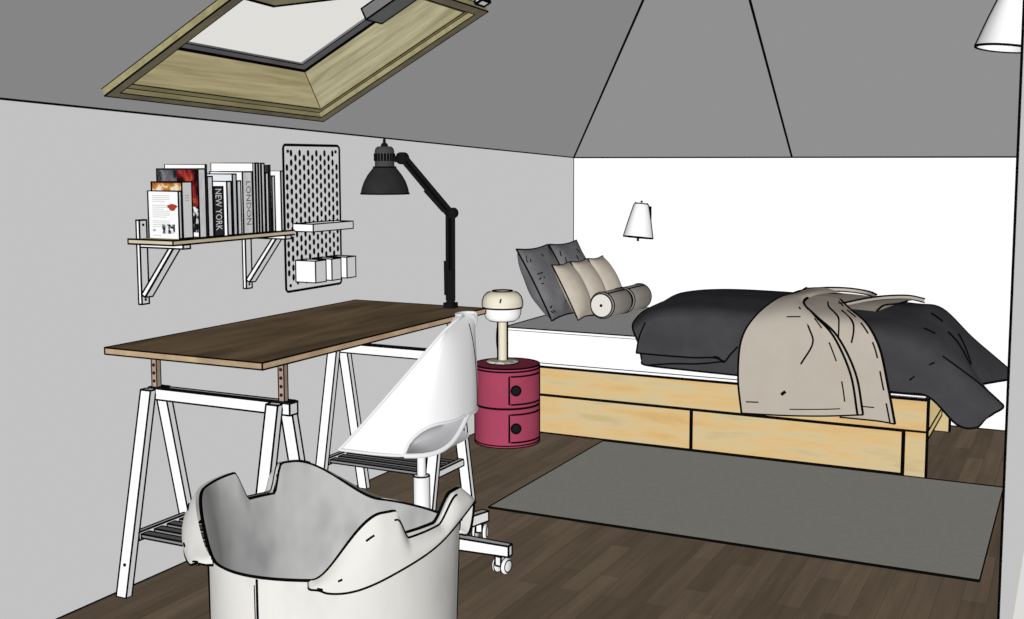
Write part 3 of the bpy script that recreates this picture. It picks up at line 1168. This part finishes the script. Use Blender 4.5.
b.box((BX0 + 0.03, BY0 + 0.03, 0.30), (BX1 - 0.03, BY1, 0.346), OAKS)
b.build('slatted_base', t)
b = MB()
b.box((BX0 + 0.02, BY0 + 0.03, 0.004), (2.06, BY0 + 0.06, 0.206), mat('bed_shadow_gap', rgb(20, 16, 12)))  # dark backing painted as the shade in the gaps round the drawers
b.build('drawer_gap_shade', t)

t = thing('mattress', 'white mattress with grey upper side on the birch bed frame', 'mattress', (1.13, 5.6, 0.348))
MT = mat('mattress_top', rgb(119, 119, 119, UP), rgb(113, 113, 113, UP), scale=(30, 30, 30))
b = MB()
x0, x1, y0, y1, z0, z1 = 0.105, 2.10, 5.062, 6.125, 0.366, 0.535
b.box((x0, y0, z0), (x1, y1, z1 - 0.001), WHITE)
b.quad([(x0, y0, z1), (x1, y0, z1), (x1, y1, z1), (x0, y1, z1)], MT)
b.line([(x0, y0, z1), (x1, y0, z1)], 0.004)
b.line([(x0, y0 - 0.001, z1 - 0.014), (x1, y0 - 0.001, z1 - 0.014)], 0.0018)
b.line([(x0, y0, z1), (x0, y1, z1)], 0.005)
b.line([(x0, y0, z0), (x0, y0, z1)], 0.0025)
b.build('core', t)
b = MB()
b.box((BX0 + 0.004, BY0 + 0.0, 0.3515), (2.158, 6.125, 0.3655), WHITE)
for k in range(44):
    x = 1.99 + 0.0038 * k
    b.line([(x, BY0 - 0.001, 0.353), (x + 0.0008, BY0 - 0.001, 0.358)], 0.0016)
b.build('mattress_pad', t, bevel=0.0014)
b = MB()
b.grid(surf([[(1.99, 5.045, 0.372), (2.07, 5.043, 0.373), (2.13, 5.045, 0.378), (2.163, 5.05, 0.388)], [(1.99, 5.06, 0.388), (2.07, 5.06, 0.388), (2.13, 5.06, 0.388), (2.16, 5.07, 0.395)]], 4, 3), WHITE)
b.line([(1.99, 5.044, 0.370), (2.07, 5.042, 0.371), (2.13, 5.044, 0.376), (2.164, 5.049, 0.387)], 0.004)
b.build('sheet_corner', t)


# ------------------------------------------------------------------ cushions
def cushion(name, label, group, cat, base, ay, up, Wd, Ht, Tf, Tb, m, w=0.005, wr=0, pinch=0.07):
    """base = middle of the lower edge; ay = width direction; up = height direction"""
    base, ay, up = Vector(base), Vector(ay).normalized(), Vector(up).normalized()
    nn = ay.cross(up).normalized()
    N = 20

    def P(u, v, s):
        uu = u * (1 - pinch * (1 - v * v)) * (1 - 0.25 * pinch * (1 - u * u))
        vv = v * (1 - pinch * 0.9 * (1 - u * u))
        f = max(0.0, (1 - abs(u) ** 2.2)) ** 0.55 * max(0.0, (1 - abs(v) ** 2.2)) ** 0.55
        p = base + ay * (uu * Wd / 2) + up * ((vv + 1) * Ht / 2)
        k = 0.010 * noise.noise(p * 9 + Vector((wr, 0, 0))) * f * (2.0 if wr else 0.5)
        return p + nn * (s * (Tf if s > 0 else Tb) * f + k)
    b = MB()
    g = [-1 + 2 * i / N for i in range(N + 1)]
    for s in (1, -1):
        b.grid([[P(u, v, s) for u in g] for v in g], m)
    rim = [P(u, -1, 0) for u in g] + [P(1, v, 0) for v in g[1:]] + [P(u, 1, 0) for u in g[::-1][1:]] + [P(-1, v, 0) for v in g[::-1][1:-1]]
    b.line(rim, w, True)
    # a few crease strokes
    if wr:
        r2 = random.Random(wr)
        for k in range(7):
            u, v = r2.uniform(-0.95, 0.4), r2.uniform(-0.8, 0.8)
            du, dv = r2.uniform(-0.16, 0.16), r2.uniform(-0.16, 0.16)
            b.line([P(u + du * q, v + dv * q, 1) + nn * 0.002 for q in (0, 0.5, 1)], 0.0035)
            u = r2.uniform(-0.98, -0.8)
            b.line([P(u + 0.08 * q, v + dv * q, 1) + nn * 0.002 for q in (0, 0.5, 1)], 0.0035)
    o = b.build(name)
    return tag(o, label, cat, group)


DPIL = mat('charcoal_cotton', rgb(84, 84, 86, 0.58), rgb(95, 95, 97, 0.58), scale=(10, 10, 10))
BEI = mat('beige_linen', rgb(184, 174, 160, 1.0), rgb(194, 184, 170, 1.0), scale=(14, 14, 14))
dup_up = (-0.205, 0, 0.365)
cushion('pillow', 'charcoal bed pillow nearest the front edge of the bed, behind the beige cushions', 'charcoal pillows', 'pillow', (0.245, 5.515, 0.541), (0, 1, 0), dup_up, 0.381, 0.425, 0.050, 0.105, DPIL, 0.005, wr=3)
cushion('pillow', 'charcoal bed pillow in the back corner by the white wall', 'charcoal pillows', 'pillow', (0.250, 5.905, 0.541), (0, 1, 0), dup_up, 0.381, 0.425, 0.050, 0.105, DPIL, 0.005, wr=5)
be_up = (-0.155, 0, 0.290)
for k, lab in enumerate(('beige cushion at the front of the bed, nearest of the row of three', 'beige cushion in the middle of the row of three on the bed', 'beige cushion nearest the white wall, last of the row of three')):
    cushion('cushion', lab, 'beige cushions', 'cushion', (0.360 + 0.006 * k, 5.515 + 0.225 * k, 0.541), (0, 1, 0), be_up, 0.218, 0.325, 0.062, 0.040, BEI, 0.0045)
BOLS = mat('taupe_bolster', rgb(140, 135, 128), rgb(150, 145, 138), scale=(12, 12, 12))
for k, lab in enumerate(('cylindrical bolster cushion with white round end facing the front of the bed', 'cylindrical bolster cushion behind the first, nearest the white wall')):
    c0 = Vector((0.440 + 0.017 * k, 5.53 + 0.262 * k, 0.6095))
    d = Vector((0.06, 1, 0.0)).normalized()
    Mx = rot_to(d)
    b = MB()
    b.lathe([(0.063, 0), (0.071, 0.012), (0.071, 0.235), (0.063, 0.25), (0.0, 0.25)], c0, BOLS, 36, Mx, ink=(0, 1, 2, 3), w=0.0035)
    a1, a2 = side_angles(c0)
    for sgn in (1, -1):   # seams along the roll
        b.line([c0 + Mx @ Vector((0, 0, z)) + Vector((0.42 * sgn, 0, 0.9 * sgn)).normalized() * 0.071 for z in (0.012, 0.235)], 0.0045)
    o = tag(b.build('bolster'), lab, 'bolster', 'bolsters')
    b = MB()
    b.lathe([(0.0, 0.0), (0.061, 0.0)], c0 - d * 0.001, mat('bolster_end', rgb(226, 222, 214)), 36, Mx, caps=False)
    p = b.build('end_panel', o)
    b = MB()
    b.lathe([(0.008, -0.004), (0.008, 0.0)], c0 - d * 0.001, INK, 14, Mx)
    b.build('button', p)

# ------------------------------------------------------------------ duvet
DUV = mat('anthracite_cotton', rgb(64, 64, 67), rgb(71, 71, 74), scale=(7, 7, 7))
t = thing('duvet', 'anthracite duvet spread over the bed and hanging over its foot end', 'duvet', (1.4, 5.5, 0.54))
cols = [
    [(0.858, 5.036, 0.425), (0.838, 5.045, 0.50), (0.80, 5.06, 0.575), (0.74, 5.25, 0.585), (0.66, 5.60, 0.585), (0.58, 6.10, 0.57)],
    [(0.882, 5.030, 0.405), (0.895, 5.030, 0.53), (0.905, 5.06, 0.640), (0.87, 5.25, 0.665), (0.80, 5.60, 0.655), (0.70, 6.11, 0.63)],
    [(1.10, 5.028, 0.398), (1.10, 5.026, 0.54), (1.10, 5.06, 0.665), (1.07, 5.25, 0.700), (1.00, 5.60, 0.708), (0.95, 6.12, 0.66)],
    [(1.40, 5.028, 0.392), (1.40, 5.026, 0.54), (1.40, 5.06, 0.665), (1.40, 5.25, 0.690), (1.36, 5.60, 0.704), (1.35, 6.12, 0.66)],
    [(1.80, 5.028, 0.385), (1.80, 5.026, 0.54), (1.80, 5.06, 0.650), (1.80, 5.25, 0.672), (1.78, 5.60, 0.692), (1.75, 6.12, 0.645)],
    [(2.05, 5.030, 0.376), (2.04, 5.028, 0.52), (2.03, 5.07, 0.625), (2.01, 5.25, 0.668), (1.99, 5.60, 0.690), (1.97, 6.12, 0.635)],
    [(2.17, 5.032, 0.368), (2.16, 5.030, 0.48), (2.15, 5.08, 0.575), (2.13, 5.25, 0.640), (2.11, 5.60, 0.675), (2.10, 6.10, 0.62)],
    [(2.285, 5.045, 0.258), (2.275, 5.040, 0.40), (2.26, 5.09, 0.505), (2.24, 5.25, 0.565), (2.23, 5.55, 0.57), (2.25, 6.05, 0.49)],
    [(2.36, 5.055, 0.248), (2.375, 5.050, 0.335), (2.37, 5.10, 0.425), (2.32, 5.25, 0.47), (2.29, 5.50, 0.46), (2.37, 6.05, 0.39)],
    [(2.395, 5.075, 0.285), (2.43, 5.065, 0.315), (2.462, 5.10, 0.345), (2.37, 5.25, 0.37), (2.32, 5.50, 0.345), (2.48, 6.05, 0.30)],
]
g = surf(cols, 7, 7)
for i, r in enumerate(g):
    for j, p in enumerate(r):
        e = min(1, i / 6, (len(g) - 1 - i) / 6, j / 5, (len(r) - 1 - j) / 5)
        q = noise.noise(Vector((p.x * 5 + p.y * 3, p.y * 4 - p.x * 2, p.z * 5)))
        r[j] = p + Vector((0, -0.5, 0.9)) * q * 0.011 * e
b = MB()
b.grid(g, DUV)
W_ = 0.0055
b.line([r[0] for r in g], W_)
b.line(g[0], W_)
b.line(g[-1], W_)
b.line([r[-1] for r in g], W_)
LO = Vector((0.002, -0.003, 0.003))
b.line([g[i][14] + LO for i in range(46, 64)], 0.0045)
b.line([g[i][24] + LO for i in range(47, 62)], 0.0045)
b.line([g[i][20] + LO for i in range(41, 45)], 0.005)
b.line([g[i][26] + LO for i in range(42, 46)], 0.005)
b.line([g[i][28] + LO for i in range(49, 58)], 0.004)
b.line([lerp(g[37][3], g[44][11], k / 6) + Vector((0, -0.006 + 0.02 * (k / 6) * (1 - k / 6), 0.05 * (k / 6) ** 2 * (1 - k / 6))) for k in range(7)], 0.004)
b.build('cover', t)
b = MB()
fold = surf([
    [(0.835, 5.020, 0.462), (0.95, 5.010, 0.462), (1.12, 5.008, 0.463), (1.22, 5.010, 0.470), (1.27, 5.018, 0.455)],
    [(0.850, 5.018, 0.540), (0.95, 5.008, 0.540), (1.12, 5.006, 0.545), (1.24, 5.008, 0.545), (1.31, 5.018, 0.52)],
    [(0.875, 5.032, 0.610), (0.96, 5.032, 0.640), (1.12, 5.032, 0.652), (1.26, 5.032, 0.655), (1.34, 5.034, 0.65)]], 6, 6)
b.grid(fold, DUV)
b.line(fold[0], W_)
b.line([r[0] for r in fold], 0.0045)
b.line(spline([(1.22, 5.006, 0.475), (1.245, 5.005, 0.472), (1.27, 5.008, 0.452), (1.30, 5.005, 0.49), (1.335, 5.005, 0.53)], 4), 0.005)
b.line(spline([(0.90, 5.020, 0.408), (1.02, 5.014, 0.425), (1.15, 5.012, 0.435), (1.26, 5.008, 0.455)], 4), 0.005)
b.build('folded_hem', t)

# ------------------------------------------------------------------ throw blanket
THR = mat('oatmeal_wool', rgb(190, 180, 168, 1.08), rgb(193, 184, 172, 1.08), scale=(12, 12, 12))
t = thing('throw_blanket', 'beige throw blanket draped over the duvet and down the bed front', 'blanket', (1.7, 5.02, 0.6))
right = [
    [(1.80, 5.012, 0.247), (1.888, 5.012, 0.247), (1.973, 5.012, 0.246), (2.037, 5.012, 0.240)],
    [(1.775, 5.012, 0.42), (1.862, 5.012, 0.418), (1.934, 5.012, 0.416), (2.002, 5.012, 0.408)],
    [(1.70, 5.012, 0.585), (1.813, 5.012, 0.583), (1.895, 5.012, 0.578), (1.963, 5.014, 0.567)],
    [(1.64, 5.055, 0.672), (1.743, 5.055, 0.675), (1.822, 5.055, 0.675), (1.90, 5.055, 0.662)],
    [(1.595, 5.22, 0.712), (1.66, 5.22, 0.716), (1.728, 5.22, 0.714), (1.795, 5.22, 0.704)],
    [(1.55, 5.40, 0.730), (1.612, 5.40, 0.735), (1.659, 5.40, 0.735), (1.715, 5.40, 0.725)]]
b = MB()
g = surf(right, 6, 6)
b.grid(g, THR)
b.line([r[-1] for r in g], 0.0055)
b.line(g[0], 0.0045)
HE = Vector((0, -0.003, 0.001))
for k in range(0, 26, 5):
    b.line([r[-3] + HE for r in g[k:k + 4]], 0.0035)
b.line([p + HE for p in g[2][4:12]], 0.003)
for cr_ in ([(26, 10), (23, 9), (19, 9), (16, 7), (13, 5)], [(22, 13), (18, 13), (15, 11), (12, 8)]):
    b.line(spline([g[i][j] + HE for i, j in cr_], 5), 0.0045)
b.build('under_fold', t)
left = [
    [(1.362, 4.992, 0.226), (1.56, 4.992, 0.235), (1.738, 4.992, 0.250), (1.905, 4.992, 0.272)],
    [(1.343, 4.992, 0.386), (1.534, 4.992, 0.402), (1.712, 4.992, 0.426), (1.868, 4.992, 0.452)],
    [(1.353, 4.998, 0.562), (1.519, 4.998, 0.573), (1.671, 4.998, 0.593), (1.784, 4.998, 0.610)],
    [(1.402, 5.05, 0.668), (1.536, 5.05, 0.690), (1.631, 5.05, 0.694), (1.682, 5.045, 0.685)],
    [(1.468, 5.20, 0.738), (1.538, 5.20, 0.748), (1.571, 5.20, 0.742), (1.590, 5.20, 0.725)],
    [(1.510, 5.42, 0.745), (1.545, 5.42, 0.752), (1.580, 5.42, 0.750), (1.600, 5.42, 0.738)],
    [(1.490, 5.70, 0.740), (1.55, 5.70, 0.745), (1.60, 5.70, 0.740), (1.66, 5.70, 0.725)]]
b = MB()
g = surf(left, 7, 6)
b.grid(g, THR)
for q in (-1, -2):
    b.line([r[q] + HE for r in g[:28]], 0.005)
b.line(g[0], 0.0045)
b.line([r[0] for r in g], 0.005)
b.line([p + HE for p in g[2][1:4]], 0.0035)
b.line([p + HE for p in g[1][8:18]], 0.0028)
for k in range(2, 24, 6):
    b.line([r[-4] + HE for r in g[k:k + 4]], 0.003)
b.line([(1.545, 4.988, 0.330), (1.562, 4.988, 0.345)], 0.010)
b.line([p + HE * 2 for p in g[17][8:13]], 0.0035)
b.line(spline([g[20][12] + HE, g[14][14] + HE, g[11][14] + HE, g[8][11] + HE], 6), 0.004)
b.build('front_panel', t)
# bunched folds running across the top of the bed
def band(bm_, path, h, m):
    pts = spline(path, 7)
    lo = [p.copy() for p in pts]
    hi = [p + Vector((0, 0.006, h)) for p in pts]
    bm_.grid([lo, hi], m)
    bm_.line(lo, 0.0042)
    bm_.line(hi, 0.0050)


b = MB()
fold1 = surf([
    [(1.500, 5.26, 0.722), (1.62, 5.20, 0.716), (1.74, 5.14, 0.692)],
    [(1.500, 5.42, 0.728), (1.62, 5.36, 0.726), (1.76, 5.32, 0.706)],
    [(1.525, 5.60, 0.724), (1.65, 5.56, 0.722), (1.80, 5.52, 0.710)],
    [(1.560, 5.74, 0.716), (1.68, 5.74, 0.716), (1.84, 5.74, 0.706)]], 6, 6)
b.grid(fold1, THR)
band(b, [(1.535, 5.215, 0.722), (1.500, 5.36, 0.728), (1.515, 5.56, 0.727), (1.580, 5.72, 0.724), (1.680, 5.78, 0.720), (1.78, 5.76, 0.712), (1.84, 5.66, 0.708)], 0.018, THR)
b.line(spline([(1.56, 5.66, 0.722), (1.62, 5.62, 0.727), (1.68, 5.64, 0.724)], 5), 0.004)
b.build('top_fold', t)
b = MB()
fold2 = surf([
    [(1.70, 5.26, 0.700), (1.80, 5.26, 0.700), (1.90, 5.30, 0.690)],
    [(1.73, 5.44, 0.710), (1.84, 5.44, 0.710), (1.96, 5.50, 0.705)],
    [(1.78, 5.66, 0.708), (1.90, 5.70, 0.708), (2.01, 5.76, 0.700)]], 6, 6)
b.grid(fold2, THR)
b.line(spline([(1.90, 5.30, 0.693), (1.915, 5.42, 0.706), (1.97, 5.50, 0.708), (1.99, 5.62, 0.708)], 5), 0.005)
band(b, [(1.705, 5.24, 0.694), (1.76, 5.34, 0.703), (1.83, 5.50, 0.709), (1.90, 5.64, 0.708), (1.98, 5.76, 0.700), (2.04, 5.86, 0.676)], 0.018, THR)
g2 = surf([
    [(1.84, 5.52, 0.724), (1.905, 5.65, 0.724), (1.98, 5.77, 0.716), (2.04, 5.87, 0.692)],
    [(1.88, 5.64, 0.718), (1.94, 5.74, 0.716), (2.00, 5.84, 0.706), (2.04, 5.92, 0.690)]], 6, 4)
b.grid(g2, THR)
b.build('back_fold', t)

# ================================================================== RUG
RUGM = mat('grey_weave', rgb(105, 103, 97, UP), rgb(111, 109, 103, UP), scale=(40, 160, 40), detail=2)
b = MB()
b.box((0.656, 3.859, 0.001), (2.481, 5.040, 0.0062), INK)
b.quad([(0.657, 3.860, 0.007), (2.480, 3.860, 0.007), (2.480, 5.039, 0.007), (0.657, 5.039, 0.007)], RUGM)
b.line([(0.656, 3.859, 0.007), (2.481, 3.859, 0.007), (2.481, 5.040, 0.007), (0.656, 5.040, 0.007)], 0.005, True)
tag(b.build('rug'), 'flat grey rectangular rug lying in front of the bed', 'rug')


# ================================================================== WALL LAMPS
def wall_lamp(label, c, wall, rb, rt, h, tilt, w, mx):
    """c = centre of the open rim; wall = direction to the wall; tilt = axis"""
    t = thing('wall_lamp', label, 'wall lamp', c, 'white wall lamps')
    M = rot_to(tilt)
    c = Vector(c)
    ax = M @ Vector((0, 0, 1))
    b = MB()
    prof = [(rb, 0), (lerp(rb, rt, 0.5), h * 0.5), (rt, h * 0.94), (rt * 0.75, h), (0, h)]
    b.lathe(prof, c, WHITE, 44, M, caps=False, ink=(0,), w=w)
    b.lathe([(rb - 0.004, 0.001), (rt - 0.003, h * 0.92)], c, mat('lamp_inside', rgb(236, 236, 236, 0.4)), 44, M, caps=False)
    b.line([c + M @ Vector((rt * 0.9 * math.cos(2 * PI * k / 30), rt * 0.9 * math.sin(2 * PI * k / 30), h * 0.97)) for k in range(30)], w * 0.8, True)
    for a in side_angles(c):
        b.line([c + M @ Vector((r * math.cos(a), r * math.sin(a), z)) for r, z in prof[:4]], w)
    b.build('lamp_shade', t)
    b = MB()
    b.lathe([(0.006, h), (0.006, h + 0.012), (0, h + 0.013)], c, INK, 12, M)
    b.build('finial', t)
    if rb < 0.09:
        b = MB()
        b.lathe([(0.007, -0.022), (0.007, 0.02), (0, 0.021)], c, INK, 12, M)
        b.build('bulb_tip', t)
    b = MB()
    wv = Vector(wall)
    sd = Vector((0, 0, 1)).cross(wv).normalized()
    pw_ = c + ax * h * 0.62 + wv * mx
    b.tube([c + ax * h * 0.62, pw_], 0.008, WHITE, 8)
    b.build('arm', t)
    b = MB()
    pl = pw_ - wv * 0.014
    R3 = Matrix((sd, wv, Vector((0, 0, 1)))).transposed().to_4x4()
    R3.translation = pl
    b.box((-0.038, 0, -0.055), (0.038, 0.012, 0.05), WHITE, R3)
    b.build('wall_plate', t, bevel=0.0025)
    return t


wall_lamp('small white cone wall lamp on the white back wall above the bed', (0.447, 6.055, 0.942), (0, 1, 0), 0.083, 0.040, 0.198, (0.05, 0.12, 1), 0.0052, 0.072)
wall_lamp('white cone wall lamp at the upper right corner, on the right wall', (2.472, 4.2, 1.757), (1, 0, 0), 0.096, 0.036, 0.20, (0.10, 0.05, 1), 0.0048, 0.10)

# ================================================================== LIGHT
def sun(name, d, L):
    l = bpy.data.lights.new(name, 'SUN')
    l.energy = L * PI
    l.angle = 0.0
    l.use_shadow = False
    o = bpy.data.objects.new(name, l)
    COL.objects.link(o)
    o.rotation_euler = Vector(d).to_track_quat('-Z', 'Y').to_euler()
    return o


def sun_vec(name, v):
    v = Vector(v)          # points towards the light; length = light level
    return sun(name, -v, v.length)


sun_vec('sun_key', (0.38, -FRONT, UP))
sun_vec('fill_far_side', (0.18, 0.25, 0.0))  # added fill, like the next two, for faces the key misses
sun_vec('fill_from_below', (0.0, 0.0, -0.40))
sun_vec('fill_rear', (-0.38, 0.30, 0.0))

# added lamps: one brightens only the roof glass, one only the landing outside
for nm, v, o in (('fill_roof_glass', Nn * -0.52, pane), ('fill_landing', Vector((0, 0, 0.66)), landing)):
    so = sun_vec(nm, v)
    rc = bpy.data.collections.new(nm + '_receivers')
    rc.objects.link(o)
    so.light_linking.receiver_collection = rc

w = bpy.data.worlds.new('World')
scene.world = w
w.use_nodes = True
bg = w.node_tree.nodes['Background']
bg.inputs[0].default_value = (0.7, 0.7, 0.68, 1)
bg.inputs[1].default_value = 0.0

# ================================================================== CAMERA
cd = bpy.data.cameras.new('Camera')
cam = bpy.data.objects.new('Camera', cd)
COL.objects.link(cam)
cam.location = CAM
cam.rotation_euler = (PI / 2 - 0.0990566, 0, 0.449931)
cd.sensor_width = 36
cd.lens = 1130.67 * 36 / 1024
cd.shift_x = (512 - 538.64) / 1024
cd.shift_y = (273.40 - 309.5) / 1024
cd.clip_start = 0.02
scene.camera = cam

scene.view_settings.view_transform = 'Standard'
scene.view_settings.look = 'None'
scene.cycles.max_bounces = 4
scene.cycles.diffuse_bounces = 0
scene.cycles.use_denoising = True
scene.cycles.denoising_input_passes = 'RGB_ALBEDO_NORMAL'
scene.cycles.denoising_prefilter = 'ACCURATE'
